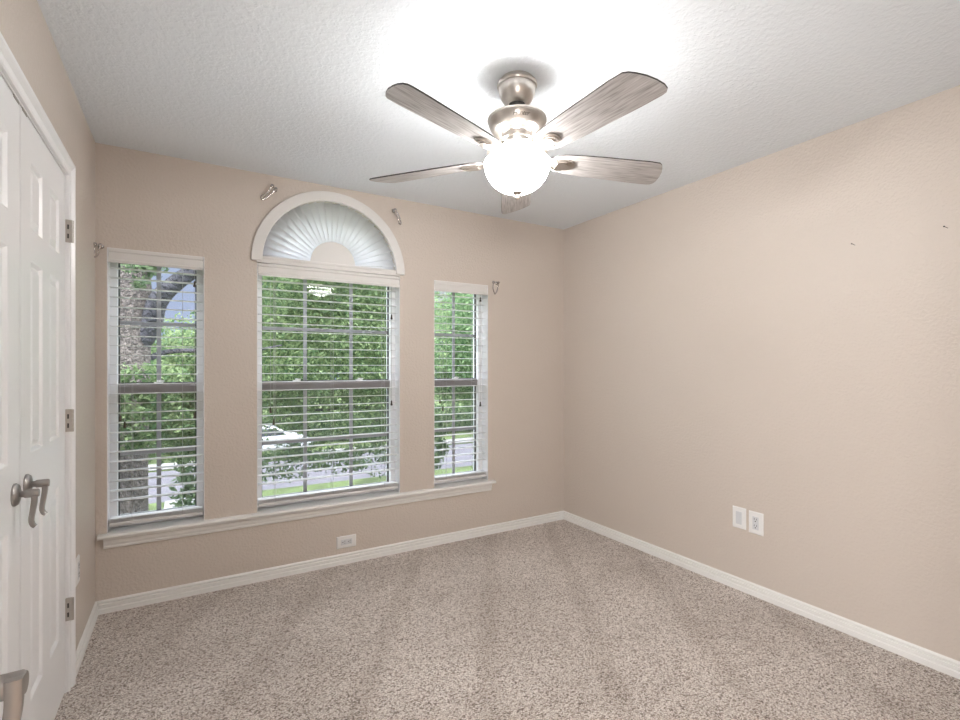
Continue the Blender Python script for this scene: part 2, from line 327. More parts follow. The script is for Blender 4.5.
# ------------------------------------------------------------------ windows
def window(idx, x0, x1, nv, arch=False):
    t = thing('window_%d' % idx, None, None, ((x0+x1)/2, YB, WZ0), kind='structure')
    cx = (x0+x1)/2
    def L(x, y, z): return (x-cx, y-YB, z-WZ0)
    fw = .037; y0, y1 = YB+.085, YB+WT; z0, z1 = WZ0, WZ1
    bm = NB()
    for a, b in (((x0, y0, z0), (x0+fw, y1, z1)), ((x1-fw, y0, z0), (x1, y1, z1)), ((x0+fw, y0, z0), (x1-fw, y1, z0+.05)), ((x0+fw, y0, z1-.04), (x1-fw, y1, z1))): box(bm, L(*a), L(*b))
    obj('frame', bm, M['vinyl'], t, bevel=.003)
    bm = NB()   # white lining of the recess
    box(bm, L(x0, YB+.0005, z0+.0005), L(x0+.003, y0, z1)); box(bm, L(x1-.003, YB+.0005, z0+.0005), L(x1, y0, z1))
    if not arch: box(bm, L(x0+.003, YB+.0005, z1-.003), L(x1-.003, y0, z1))
    obj('jamb_lining', bm, M['vinyl'], t)
    xi0, xi1 = x0+fw, x1-fw; zm = 1.162; yg = YB+.125
    bm = NB()   # meeting rail with lock
    box(bm, L(xi0, YB+.10, zm-.026), L(xi1, YB+.14, zm+.026))
    box(bm, L(xi0, YB+.094, zm+.004), L(xi1, YB+.10, zm+.018))
    obj('meeting_rail', bm, M['alu'], t, bevel=.002)
    bm = NB()
    for px in ([cx] if nv == 1 else [x0+.27*(x1-x0), x0+.72*(x1-x0)]):
        box(bm, L(px-.022, YB+.096, zm+.026), L(px+.022, YB+.118, zm+.034)); lathe(bm, [(.009, 0), (.009, .010)], L(px, YB+.107, zm+.034), n=14); box(bm, L(px-.004, YB+.098, zm+.036), L(px+.026, YB+.106, zm+.043))
    obj('sash_lock', bm, M['plate'], t)
    bm = NB()   # dark edge gasket around each sash
    for za, zb in ((z0+.05, zm-.026), (zm+.026, z1-.04)):
        for a, b in (((xi0, yg-.006, za), (xi0+.006, yg+.012, zb)), ((xi1-.006, yg-.006, za), (xi1, yg+.012, zb)), ((xi0+.006, yg-.006, za), (xi1-.006, yg+.012, za+.006)), ((xi0+.006, yg-.006, zb-.006), (xi1-.006, yg+.012, zb))): box(bm, L(*a), L(*b))
    obj('gasket', bm, M['dark'], t)
    for nm, za, zb in (('lower', z0+.056, zm-.026), ('upper', zm+.026, z1-.046)):
        bm = NB(); box(bm, L(xi0+.006, yg, za), L(xi1-.006, yg+.004, zb)); obj('pane', bm, M['glass'], t)
        bm = NB()
        for k in range(1, nv+1):
            mxp = x0+(x1-x0)*k/(nv+1); box(bm, L(mxp-.011, yg+.005, za), L(mxp+.011, yg+.013, zb))
        zc = (za+zb)/2; box(bm, L(xi0+.006, yg+.0055, zc-.011), L(xi1-.006, yg+.0125, zc+.011))
        obj('muntin', bm, M['munt'], t)
    bm = NB(); box(bm, L(xi0, YB+.155, z0+.05), L(xi1, YB+.157, zm)); obj('insect_screen', bm, M['screen'], t)
    if arch:
        bm = NB()
        pts = [(ACX+(AR-.03)*math.cos(PI*i/40), ACZ+(AR-.03)*math.sin(PI*i/40)) for i in range(41)]
        prism(bm, pts, (yg, yg+.004), lambda p, q, e: L(p, e, q)); obj('pane', bm, M['glass'], t)
        bm = NB()
        for i in range(40):
            a0, a1 = PI*i/40, PI*(i+1)/40
            q = [(ACX+r*math.cos(a), ACZ+r*math.sin(a)) for r, a in ((AR, a0), (AR, a1), (AR-.035, a1), (AR-.035, a0))]
            prism(bm, q, (y0, y1), lambda p, q_, e: L(p, e, q_))
        box(bm, L(ACX-AR, y0, WZ1), L(ACX+AR, y1, ACZ+.02))
        obj('arch_frame', bm, M['vinyl'], t)
    return t
M['munt'] = mat('backlit_grey_muntin', (.40, .385, .42), .45)  # white bars coloured grey, standing in for their backlit shade
window(1, *WIN[0], 1); window(2, *WIN[1], 2, True); window(3, *WIN[2], 1)

# ------------------------------------------------------------------ blinds
def blind(x0, x1, nl, tassels, label):
    cx = (x0+x1)/2; t = thing('window_blind', label, 'blind', (cx, YB, WZ1), group=None)
    hw = (x1-x0)/2-.006
    bm = NB()   # moulded valance
    prism(bm, [(-.004, -.003), (-.004, -.018), (.001, -.022), (.001, -.058), (-.004, -.062), (-.004, -.076), (.010, -.076), (.010, -.003)], (-hw, hw), lambda p, q, e: (e, p, q))
    obj('valance', bm, M['shade_frame'], t)
    bm = NB(); box(bm, (-hw+.003, .014, -.052), (hw-.003, .066, -.004)); obj('headrail', bm, M['slat'], t)
    bm = NB(); pitch = .0515; n = 25; ys = .042
    for k in range(n):
        z = -.098-k*pitch
        if z < -(WZ1-WZ0)+.075: break
        v = [(-.0265, -.0010), (-.013, .0003), (0, .0007), (.013, .0003), (.0265, -.0010)]
        up = [(a, b+.0010) for a, b in v]; dn = [(a, b-.0010) for a, b in reversed(v)]
        prism(bm, up+dn, (-hw+.002, hw-.002), lambda p, q, e: (e, ys+p, z+q))
    zb = -(WZ1-WZ0)+.040
    for k in range(3):
        z = zb+.012+k*.006; box(bm, (-hw+.002, ys-.031, z), (hw-.002, ys+.031, z+.0026))
    obj('slats', bm, M['slat'], t)
    bm = NB(); box(bm, (-hw+.002, ys-.032, zb-.012), (hw-.002, ys+.032, zb+.008)); obj('bottom_rail', bm, M['slat'], t, bevel=.004)
    for i in range(nl):
        px = -hw+.10+(2*hw-.20)*i/(nl-1) if nl > 1 else 0
        bm = NB()
        for yy in (ys-.028, ys+.028): box(bm, (px-.0008, yy-.0008, zb), (px+.0008, yy+.0008, -.05))
        obj('ladder_cord', bm, M['cord'], t)
    for px, z in tassels:
        lx = px-cx; lz = z-WZ1
        c = NB(); box(c, (lx-.0007, .0035, lz+.015), (lx+.0007, .0049, -.07)) if False else tube(c, [(lx, .006, lz+.014), (lx, .008, -.03)], .0009, 6)
        co = obj('pull_cord', c, M['cord'], t)
        bm = NB(); lathe(bm, [(.0025, .020), (.0045, .016), (.0055, .008), (.004, .003), (.007, -.002), (.0075, -.010), (.006, -.014)], (lx, .006, lz), n=14)
        obj('tassel', bm, M['tassel'], co, smooth=True)
    return t
blind(*WIN[0], 2, [(-.303, 1.005), (-.284, .970), (.037, 1.005), (.037, 1.745)], 'white slatted blind in the left narrow window with a trunk behind')
blind(*WIN[1], 3, [(.435, 1.015), (.452, .945), (1.205, 1.03), (1.205, 1.62)], 'wide white slatted blind in the centre window under the arch')
blind(*WIN[2], 2, [(1.575, 1.03), (1.598, .975), (1.915, .995), (1.915, 1.79)], 'white slatted blind in the right narrow window nearest the corner')

# ------------------------------------------------------------------ sunburst arch shade
t = thing('sunburst_shade', 'white half-round pleated sunburst shade over the centre window', 'window shade', (ACX-.003, YB, ACZ))
RO, RI = .484, .422
bm = NB()
for i in range(48):
    a0, a1 = PI*i/48, PI*(i+1)/48
    prism(bm, [(r*math.cos(a), r*math.sin(a)) for r, a in ((RO, a0), (RO, a1), (RI, a1), (RI, a0))], (-.022, -.001), lambda p, q, e: (p, e, q))
bmesh.ops.remove_doubles(bm, verts=bm.verts, dist=1e-5)
obj('arch_casing', bm, M['shade_frame'], t, smooth=True, bevel=.003)
bm = NB(); box(bm, (-.4525, -.010, -.010), (.4525, .014, .030)); box(bm, (-RI, -.014, .014), (RI, .012, .028)); obj('bottom_rail', bm, M['shade_frame'], t, bevel=.002)
bm = NB(); n = 26; r0, r1 = .125, .424
for i in range(n):
    a0 = PI*i/n+.01; a1 = PI*(i+1)/n+.020
    zc = .03
    def P(r, a, y): return (r*math.cos(a), y, r*math.sin(a)+zc*0)
    def fr(r, a, y):
        x, yy, z = P(r, a, y); return bm.verts.new((x, yy, max(z, .028)))
    # louvre: outer edge forward on one side, back on the other, bowed along its width
    rows = []
    for s in range(5):
        f = s/4; a = a0+(a1-a0)*f; y = .002+.034*f+.004*math.sin(PI*f)
        rows.append((fr(r0, a, .010+.010*f), fr(r1, a, y)))
    for A, B in zip(rows, rows[1:]): bm.faces.new((A[0], A[1], B[1], B[0]))
o = obj('pleats', bm, M['pleat'], t, smooth=True); md = o.modifiers.new('solid', 'SOLIDIFY'); md.thickness = .0012
bm = NB(); pts = [(.142*math.cos(PI*i/32), .028+.142*math.sin(PI*i/32)) for i in range(33)]
prism(bm, pts, (-.002, .004), lambda p, q, e: (p, e, q)); obj('centre_disc', bm, M['shade_frame'], t, bevel=.0015)

# ------------------------------------------------------------------ six-panel doors
def panel_door(w, h, cols, rows, th=.035):
    """door face on +x, spans y 0..w, z 0..h; both faces panelled"""
    bm = NB()
    ys = sorted({0, w, *[c for p in cols for c in p]}); zs = sorted({0, h, *[c for p in rows for c in p]})
    for side in (0, -th):
        s = 1 if side == 0 else -1
        def V(y, z, d): return bm.verts.new((side-s*d, y, z))
        for i in range(len(ys)-1):
            for j in range(len(zs)-1):
                ya, yb, za, zb = ys[i], ys[i+1], zs[j], zs[j+1]
                if (ya, yb) in cols and (za, zb) in rows:
                    prev = None
                    for ins, d in ((0, 0), (.004, .001), (.012, .009), (.016, .0095), (.034, .0035), (.036, .003)):
                        ring = [V(ya+ins, za+ins, d), V(yb-ins, za+ins, d), V(yb-ins, zb-ins, d), V(ya+ins, zb-ins, d)]
                        if prev:
                            for k in range(4): bm.faces.new((prev[k], prev[(k+1) % 4], ring[(k+1) % 4], ring[k]))
                        prev = ring
                    bm.faces.new(prev)
                else: bm.faces.new([V(ya, za, 0), V(yb, za, 0), V(yb, zb, 0), V(ya, zb, 0)])
    for (a, b) in (((0, 0), (w, 0)), ((w, 0), (w, h)), ((w, h), (0, h)), ((0, h), (0, 0))):
        bm.faces.new([bm.verts.new(p) for p in ((0, a[0], a[1]), (0, b[0], b[1]), (-th, b[0], b[1]), (-th, a[0], a[1]))])
    bmesh.ops.remove_doubles(bm, verts=bm.verts, dist=1e-5)
    return bm
ROWS = ((.245, .825), (1.001, 1.592), (1.685, 1.895))
def lever(parent, y, z, down_y=0.0, sgn=1, handle='lever_handle', x0=0.0, drop=.098, wide=1.0, front=0.0, neck=0.0):
    """rose on the face, neck out along +x, blade lever hanging down with an upturned end"""
    bm = NB()
    lathe(bm, [(.031, x0), (.0315, x0+.004), (.027, x0+.010), (.016, x0+.013)], (0, y, z), 'x', n=36)
    lathe(bm, [(.0085, x0+.010), (.0085, x0+.020), (.0115, x0+.024), (.0118, x0+.050+neck), (.0100, x0+.053+neck)], (0, y, z), 'x', n=28)
    # lever blade: rectangular section swept down
    path = [(x0+.043, 0, .006), (x0+.043, 0, -.02), (x0+.039, .001, -.05), (x0+.036, .002, -.075), (x0+.039, .002, -.088), (x0+.045, .002, -.094)]
    path = curve(path, 5); rings = []
    for i, p in enumerate(path):
        f = i/(len(path)-1); a = path[max(i-1, 0)]; b = path[min(i+1, len(path)-1)]; tg = (b-a).normalized()
        nrm = Vector((-tg.z, 0, tg.x)); hw = (.0085-.002*f)*wide; ht = .0068-.0018*f
        c = Vector((p.x+front*1.2, y+p.y+down_y*f-front, z+p.z*drop/.098+front*.5*(1-f)))
        rings.append([bm.verts.new(c+nrm*sx_*ht+Vector((0, 1, 0))*sy_*hw) for sx_, sy_ in ((1, .7), (.6, 1), (-.6, 1), (-1, .7), (-1, -.7), (-.6, -1), (.6, -1), (1, -.7))])
    for A, B in zip(rings, rings[1:]):
        for k in range(8): bm.faces.new((A[k], A[(k+1) % 8], B[(k+1) % 8], B[k]))
    bm.faces.new(rings[0][::-1]); bm.faces.new(rings[-1])
    return obj(handle, bm, M['lever'], parent, smooth=True, angle=40)
def hinge(parent, x, y, z):
    bm = NB(); box(bm, (x-.002, y-.004, z-.044), (x+.019, y-.001, z+.044)); box(bm, (x-.002, y+.001, z-.044), (x+.019, y+.004, z+.044))
    for k in range(5): lathe(bm, [(.0060, -.044+k*.0176), (.0060, -.044+k*.0176+.0165)], (x+.019, y, z), n=14)
    h = obj('hinge', bm, M['nickel_d'], parent, smooth=True)
    for zz in (-.020, .016):
        bm = NB(); box(bm, (x+.005, y-.0048, z+zz-.009), (x+.010, y-.0038, z+zz+.009)); obj('screw', bm, M['dark'], h)
    return h
LW = .606
XD = XL-.002
for idx, y0, hy, gy, lab in ((1, 1.266, 0, LW-.056, 'near'), (2, 1.878, LW, .056, 'far')):
    t = thing('door_%d' % idx, 'white six-panel closet door leaf, the %s one of the pair' % ('nearer' if idx == 1 else 'farther'), 'door', (XD, y0, .014), kind='structure')
    cols = ((.107, .257), (.351, .501))
    bm = panel_door(LW, 2.012, cols, ROWS); obj('slab', bm, M['door'], t, smooth=True, angle=10)
    lever(t, gy, .914 if idx == 1 else .918)
    for z in (.314, 1.056, 1.80): hinge(t, .001, hy+(.002 if idx == 2 else -.002), z)
    bm = NB(); yy = LW-.035 if idx == 1 else .04
    box(bm, (-.02, yy-.022, 2.0125), (.0012, yy+.022, 2.018)); lathe(bm, [(.006, 2.015), (.004, 2.022)], (-.008, yy, 0), n=12)
    box(bm, (-.0005, yy-.024, 2.008), (.0012, yy+.024, 2.0135))
    obj('ball_catch', bm, M['nickel_d'], t)
# jamb and casing of the closet
def casing(bm, y0, y1, ztop, X, s=1):
    W = .057; pr = [(0, 0), (0, .009), (.005, .012), (.008, .007), (.028, .010), (.033, .017), (.038, .012), (.044, .020), (.054, .020), (W, .014), (W, 0)]
    for side in (0, 1):
        for i in range(len(pr)-1):
            (a, da), (b, db) = pr[i], pr[i+1]
            f = (lambda w_: y0-w_) if side == 0 else (lambda w_: y1+w_)
            vs = [(X+da, f(a), 0), (X+db, f(b), 0), (X+db, f(b), ztop+b), (X+da, f(a), ztop+a)]
            bm.faces.new([bm.verts.new(v) for v in vs])
    for i in range(len(pr)-1):
        (a, da), (b, db) = pr[i], pr[i+1]
        bm.faces.new([bm.verts.new(v) for v in ((X+da, y0-a, ztop+a), (X+db, y0-b, ztop+b), (X+db, y1+b, ztop+b), (X+da, y1+a, ztop+a))])
    bmesh.ops.remove_doubles(bm, verts=bm.verts, dist=1e-5)
bm = NB(); casing(bm, CY0-.001+.006, CY1-.006, CZ-.004, XL)
box(bm, (XL-.12, CY0, 0), (XL, CY0+.0035, CZ-.001)); box(bm, (XL-.12, CY1-.0110, 0), (XL, CY1-.0005, CZ-.001)); box(bm, (XL-.12, CY0+.0035, CZ-.0095), (XL, CY1-.0110, CZ-.001))
obj('trim_2', bm, M['door'], kind='structure', smooth=True, angle=30, label='white casing around the closet doors', cat='door casing')

# entry door, swung open beside the camera: only its lever is in view
EX = -.195
t = thing('door_3', 'white entry door swung open beside the camera, its nickel lever showing at the lower left', 'door', (EX, -.085, .014), kind='structure')
bm = panel_door(.79, 2.02, ((.12, .345), (.445, .67)), ROWS); obj('slab', bm, M['door'], t, smooth=True, angle=10)
lv = lever(t, .725, .958, down_y=-.014, wide=.70, front=.0085, neck=.007)
for z in (.314, 1.056, 1.80): hinge(t, .001, -.006, z)
bm = NB(); box(bm, (DX0, YF-.12, 0), (DX0+.012, YF, 2.05)); box(bm, (DX1-.012, YF-.12, 0), (DX1, YF, 2.05)); box(bm, (DX0+.012, YF-.12, 2.038), (DX1-.012, YF, 2.05))
box(bm, (DX0-.05, YF, 0), (DX0, YF+.012, 2.10)); box(bm, (DX1, YF, 0), (DX1+.057, YF+.015, 2.107)); box(bm, (DX0-.05, YF, 2.05), (DX1, YF+.015, 2.107))
obj('trim_3', bm, M['door'], kind='structure', label='white casing of the doorway behind the camera', cat='door casing')

# ------------------------------------------------------------------ wall plates
def plate(name, label, cat, loc, rot, w, h, kind, group=None):
    """plate lies in local XZ plane, facing -Y"""
    t = thing(name, label, cat, loc, rot, group)
    bm = NB(); a, b = w/2, h/2
    prism(bm, [(-a, -b), (a, -b), (a, b), (-a, b)], (-.002, -.0002), lambda p, q, e: (p, e, q))
    k = .005; vs0 = [bm.verts.new((x, -.002, z)) for x, z in ((-a, -b), (a, -b), (a, b), (-a, b))]; vs1 = [bm.verts.new((x, -.006, z)) for x, z in ((-a+k, -b+k), (a-k, -b+k), (a-k, b-k), (-a+k, b-k))]
    for i in range(4): bm.faces.new((vs0[i], vs0[(i+1) % 4], vs1[(i+1) % 4], vs1[i]))
    bm.faces.new(vs1); obj('cover', bm, M['plate'], t)
    if kind == 'outlet':
        bm = NB(); box(bm, (-.0175, -.0080, -.036), (.0175, -.0055, .036)); r = obj('receptacle', bm, M['insert'], t, bevel=.0015)
        for zc in (.018, -.018):
            bm = NB(); box(bm, (-.0075, -.0085, zc+.000), (-.005, -.0078, zc+.010)); box(bm, (.005, -.0085, zc+.000), (.0075, -.0078, zc+.009)); lathe(bm, [(.0032, -.0085), (.0032, -.0078)], (0, 0, zc-.007), 'y', n=12)
            obj('slots', bm, M['slot'], r)
    elif kind == 'blank':
        bm = NB(); box(bm, (-.0175, -.0085, -.036), (.0175, -.0055, .036)); obj('insert', bm, M['insert'], t, bevel=.0015)
    return t
plate('wall_plate', 'white blank wall plate low on the right wall, left of the outlet', 'wall plate', (XR, 1.662, .413), (0, 0, -PI/2), .080, .122, 'blank')
plate('wall_outlet', 'white upright power outlet low on the right wall beside the blank plate', 'outlet', (XR, 1.565, .408), (0, 0, -PI/2), .082, .124, 'outlet')
plate('wall_outlet', 'white sideways power outlet under the centre window sill', 'outlet', (.893, YB, .142), (0, PI/2, 0), .078, .128, 'outlet')
plate('wall_outlet', 'white power outlet on the left wall between closet and corner', 'outlet', (XL, 2.70, .405), (0, 0, PI/2), .072, .118, 'outlet')

# ------------------------------------------------------------------ curtain holdbacks
def holdback(loc, ang, label, rot=(0, 0, 0), open_=.046, ln=.085, out=.03):
    """U-shaped rod on a round rosette; ang turns the U in the wall plane, facing -Y"""
    t = thing('curtain_holdback', label, 'curtain hook', loc, rot, 'chrome curtain holdbacks around the windows')
    bm = NB(); lathe(bm, [(.012, -.0002), (.013, -.004), (.009, -.008), (.0045, -.010), (.0045, -out)], (0, 0, 0), 'y', n=24); obj('rosette', bm, M['chrome'], t, smooth=True)
    ca, sa = math.cos(ang), math.sin(ang)
    def R(x, z): return (x*ca-z*sa, x*sa+z*ca)
    raw = [(0, 0, 0), (-.001, .004, -.025), (-.006, .006, -.055), (-.020, .008, -ln*.92), (-.030, .006, -ln), (-.039, .0, -ln*.88), (-open_, -.006, -.05), (-open_-.002, -.010, -.02), (-open_, -.012, -.004)]
    pts = [(*R(x, z)[:1], -out+y, R(x, z)[1]) for x, y, z in raw]
    bm = NB(); tube(bm, curve(pts, 6), .0040, 12)
    e = Vector(pts[-1]); s = NB(); s.free()
    lathe(bm, [(.0001, -.011), (.007, -.009), (.0105, -.004), (.0105, .004), (.007, .009), (.0001, .011)], (e.x, e.y, e.z), 'z', n=16)
    lathe(bm, [(.0001, -.009), (.007, -.007), (.0100, 0), (.007, .007), (.0001, .009)], (pts[0][0], -out, pts[0][2]), 'y', n=16)
    obj('hook', bm, M['chrome'], t, smooth=True)
    return t
holdback((.458, YB, 2.352), math.radians(-30), 'chrome U-shaped curtain hook up left of the arched shade', open_=.022, ln=.105, out=.035)
holdback((1.218, YB, 2.352), math.radians(42), 'chrome U-shaped curtain hook up right of the arched shade', open_=.024, ln=.095, out=.030)
holdback((-.383, YB, 1.905), math.radians(-8), 'chrome U-shaped curtain hook beside the far left window in the corner', open_=.020, ln=.075, out=.035)
holdback((2.055, YB, 1.928), math.radians(0), 'chrome U-shaped curtain hook right of the right narrow window', open_=.052, ln=.088, out=.03)

# nails left in the right wall
for y, z, lab in ((1.101, 1.867, 'small dark nail in the right wall, the one nearer the window corner'), (.769, 1.868, 'small dark nail in the right wall, the one nearer the photo edge')):
    bm = NB(); lathe(bm, [(.0012, 0), (.0012, -.012)], (XR, y, z), 'x', n=8); lathe(bm, [(.0030, -.012), (.0030, -.0135)], (XR, y, z), 'x', n=12)
    tube(bm, [(XR-.006, y, z), (XR-.004, y-.006, z-.005), (XR-.002, y-.010, z-.008)], .0012, 6)
    obj('nail', bm, M['dark'], label=lab, cat='nail', group='nails in the right wall')

# ------------------------------------------------------------------ ceiling fan
FX, FY = 1.146, 1.628
fan = thing('ceiling_fan', 'brushed nickel ceiling fan with five grey wood blades and a lit bowl', 'ceiling fan', (FX, FY, H))
def Z(z): return z-H
bm = NB(); lathe(bm, [(.066, Z(2.4395)), (.072, Z(2.430)), (.0795, Z(2.424)), (.0815, Z(2.417)), (.079, Z(2.410)), (.0745, Z(2.408)), (.0745, Z(2.398)), (.071, Z(2.380)), (.064, Z(2.363)), (.054, Z(2.349)), (.044, Z(2.341)), (.036, Z(2.338)), (.034, Z(2.345))], n=64); obj('canopy', bm, M['nickel'], fan, smooth=True)
bm = NB(); lathe(bm, [(.028, Z(2.352)), (.033, Z(2.340)), (.030, Z(2.330)), (.020, Z(2.324))], n=32); obj('hanger_ball', bm, M['dark'], fan, smooth=True)
bm = NB(); lathe(bm, [(.013, Z(2.335)), (.013, Z(2.29)), (.022, Z(2.285)), (.022, Z(2.272))], n=32); obj('downrod', bm, M['nickel'], fan, smooth=True)
bm = NB(); lathe(bm, [(.02, Z(2.284)), (.085, Z(2.283)), (.114, Z(2.282)), (.1195, Z(2.279)), (.1205, Z(2.273)), (.1175, Z(2.270)), (.1165, Z(2.262)), (.110, Z(2.246)), (.101, Z(2.233)), (.090, Z(2.226)), (.066, Z(2.223)), (.061, Z(2.218)), (.060, Z(2.205)), (.0635, Z(2.201)), (.0635, Z(2.195)), (.0585, Z(2.192)), (.0585, Z(2.179)), (.063, Z(2.175)), (.063, Z(2.172)), (.03, Z(2.171))], n=72)
housing = obj('motor_housing', bm, M['nickel'], fan, smooth=True)
bm = NB(); lathe(bm, [(.03, Z(2.1715)), (.068, Z(2.170)), (.082, Z(2.163)), (.100, Z(2.156)), (.118, Z(2.150)), (.122, Z(2.145)), (.116, Z(2.140)), (.105, Z(2.128)), (.092, Z(2.118)), (.088, Z(2.112)), (.03, Z(2.112))], n=72)
sw = obj('switch_housing', bm, M['nickel'], fan, smooth=True)
# script name on the housing
cu = bpy.data.curves.new('tmp', 'FONT'); cu.body = 'Hunter'; cu.size = .024; cu.shear = .35; cu.align_x = 'CENTER'; cu.align_y = 'CENTER'; cu.resolution_u = 3; cu.space_character = .88
to = bpy.data.objects.new('tmp', cu); COL.objects.link(to); bpy.context.view_layer.update()
me = bpy.data.meshes.new_from_object(to); bpy.data.objects.remove(to)
th0 = math.atan2(-FY, -FX)+.13
for v in me.vertices:
    x, y = v.co.x, v.co.y; z = 2.250+y*.92; r = .111+(z-2.246)*.45+.0012
    a = th0+x/.107; v.co = (r*math.cos(a), r*math.sin(a), Z(z))
me.materials.append(M['dark']); lo = bpy.data.objects.new('script_mark', me); COL.objects.link(lo); lo.parent = housing
# light bowl: open-topped glowing glass
prof = [(.1325*math.sqrt(max(0, 1-((2.103-z)/.122)**2)), Z(z)) for z in (2.103, 2.095, 2.08, 2.06, 2.04, 2.02, 2.005, 1.994, 1.987, 1.983)]
prof = [(.105, Z(2.116)), (.122, Z(2.113)), (.130, Z(2.109))]+prof
inn = [(max(r-.004, .001), z+.003) for r, z in reversed(prof)]
bm = NB(); lathe(bm, prof+inn, n=72, cap=False); obj('glass_bowl', bm, M['bowl'], fan, smooth=True)
bm = NB(); lathe(bm, [(.027, Z(1.993)), (.026, Z(1.987)), (.015, Z(1.979)), (.008, Z(1.974)), (.0075, Z(1.968)), (.010, Z(1.965)), (.009, Z(1.958)), (.004, Z(1.954)), (.001, Z(1.953))], n=32); obj('finial', bm, M['nickel'], fan, smooth=True)
bm = NB(); tube(bm, [(0, 0, Z(2.112)), (0, 0, Z(1.99))], .005, 10); obj('centre_rod', bm, M['nickel'], fan)
for k in range(5):  # added bare point lights above the bowl, for glow on the ceiling
    a = math.radians(91.5+72*k)
    ld = bpy.data.lights.new('ceiling_uplight', 'POINT'); ld.energy = UPLIGHT_W; ld.color = (1, .985, .96); ld.shadow_soft_size = .022
    lo = bpy.data.objects.new('ceiling_uplight', ld); COL.objects.link(lo); lo.location = (.088*math.cos(a), .088*math.sin(a), Z(2.170)); lo.parent = fan
# blades
PITCH = math.radians(-12)
R0, R1 = .148, .665
BD = .0055
def blade_outline():
    up = [(R0, .030), (R0+.012, .044), (R0+.04, .056), (R0+.10, .0640), (R0+.20, .0700), (R0+.32, .0735), (R1-.105, .0770), (R1-.03, .0770)]
    tip = [(R1-.012, .074), (R1-.002, .064), (R1+.002, .045), (R1-.002, .015), (R1-.012, -.018), (R1-.028, -.048), (R1-.040, -.064)]
    dn = [(R1-.055, -.0745), (R1-.105, -.0770), (R0+.32, -.0735), (R0+.20, -.0700), (R0+.10, -.0640), (R0+.04, -.056), (R0+.012, -.044), (R0, -.030)]
    return up+tip+dn
first = None
for k in range(5):
    a = math.radians(55.5+72*k)
    if first is None:
        bm = NB(); ol = blade_outline(); A = [bm.verts.new((x, y, -BD/2)) for x, y in ol]; B = [bm.verts.new((x, y, BD/2)) for x, y in ol]
        bm.faces.new(A[::-1]); bm.faces.new(B)
        for i in range(len(ol)):
            f = bm.faces.new((A[i], A[(i+1) % len(ol)], B[(i+1) % len(ol)], B[i])); f.material_index = 1
        bl = obj('blade', bm, [M['wood'], M['wood_edge']], fan, bevel=0)
        # blade iron: arm from the hub ending in a stepped tongue under the blade
        bm = NB()
        arm = curve([(.075, 0, .034), (.105, 0, .026), (.14, 0, .002), (.17, 0, -.012), (.20, 0, -.012)], 5); rings = []
        for i, p in enumerate(arm):
            f = i/(len(arm)-1); hw = .016+.014*f; rings.append([bm.verts.new((p.x, s*hw, p.z+q)) for s, q in ((-1, -.003), (1, -.003), (1, .003), (-1, .003))])
        for A_, B_ in zip(rings, rings[1:]):
            for j in range(4): bm.faces.new((A_[j], A_[(j+1) % 4], B_[(j+1) % 4], B_[j]))
        bm.faces.new(rings[0][::-1]); bm.faces.new(rings[-1])
        for rr, ww, za, zb in ((.250, .031, -.0085, -.0032), (.238, .025, -.0125, -.0085), (.226, .019, -.016, -.0125)):
            pts = [(.165, -ww)]+[(rr-ww+ww*math.cos(b_), ww*math.sin(b_)) for b_ in np.linspace(-PI/2, PI/2, 14)]+[(.165, ww)]
            prism(bm, pts, (za, zb), lambda p, q, e: (p, q, e))
        ir = obj('blade_iron', bm, M['nickel'], bl, smooth=True, angle=30)
        first = bl
    else:
        bl = first.copy(); COL.objects.link(bl); ir2 = ir.copy(); COL.objects.link(ir2); ir2.parent = bl; bl.parent = fan
    bl.matrix_local = Matrix.Translation((0, 0, Z(2.122))) @ Matrix.Rotation(a, 4, 'Z') @ Matrix.Rotation(PITCH, 4, 'X')

# added fill lamp on the unseen hall ceiling
t = thing('hall_fill_lamp', 'added round fill lamp, unseen, on the hall ceiling behind the camera', 'ceiling lamp', (.35, YF-.80, H))
bm = NB(); lathe(bm, [(.16, -.0005), (.16, -.02), (.13, -.022)], n=40); obj('fill_lamp_base', bm, M['nickel'], t, smooth=True)
bm = NB(); lathe(bm, [(.15, -.021), (.145, -.05), (.11, -.08), (.05, -.095), (.001, -.098)], n=40); obj('fill_lamp_shade', bm, M['hallfill'], t, smooth=True)

# ------------------------------------------------------------------ outdoors
GZ = -3.0
bm = NB(); box(bm, (-60, YB+WT+.3, GZ-.2), (90, 18.5, GZ)); obj('lawn', bm, M['grass'], kind='structure', label='green front lawn below the windows', cat='lawn')
bm = NB(); box(bm, (-60, 18.5, GZ-.2), (90, 24.2, GZ-.04)); obj('road', bm, M['road'], kind='structure', label='pale street beyond the lawn', cat='road')
bm = NB(); box(bm, (-60, 24.2, GZ-.2), (90, 120, GZ+.02)); obj('far_lawn', bm, M['grass'], kind='structure', label='lawn across the street', cat='lawn')
bm = NB(); box(bm, (-60, 24.2, GZ+.02), (90, 25.6, GZ+.05)); obj('sidewalk', bm, M['concrete'], kind='structure', label='pale sidewalk across the street', cat='sidewalk')
bm = NB(); box(bm, (-.6, 8.0, GZ), (1.3, 18.5, GZ+.03)); obj('driveway', bm, M['concrete'], kind='structure', label='pale concrete driveway beside the tree trunk', cat='driveway')

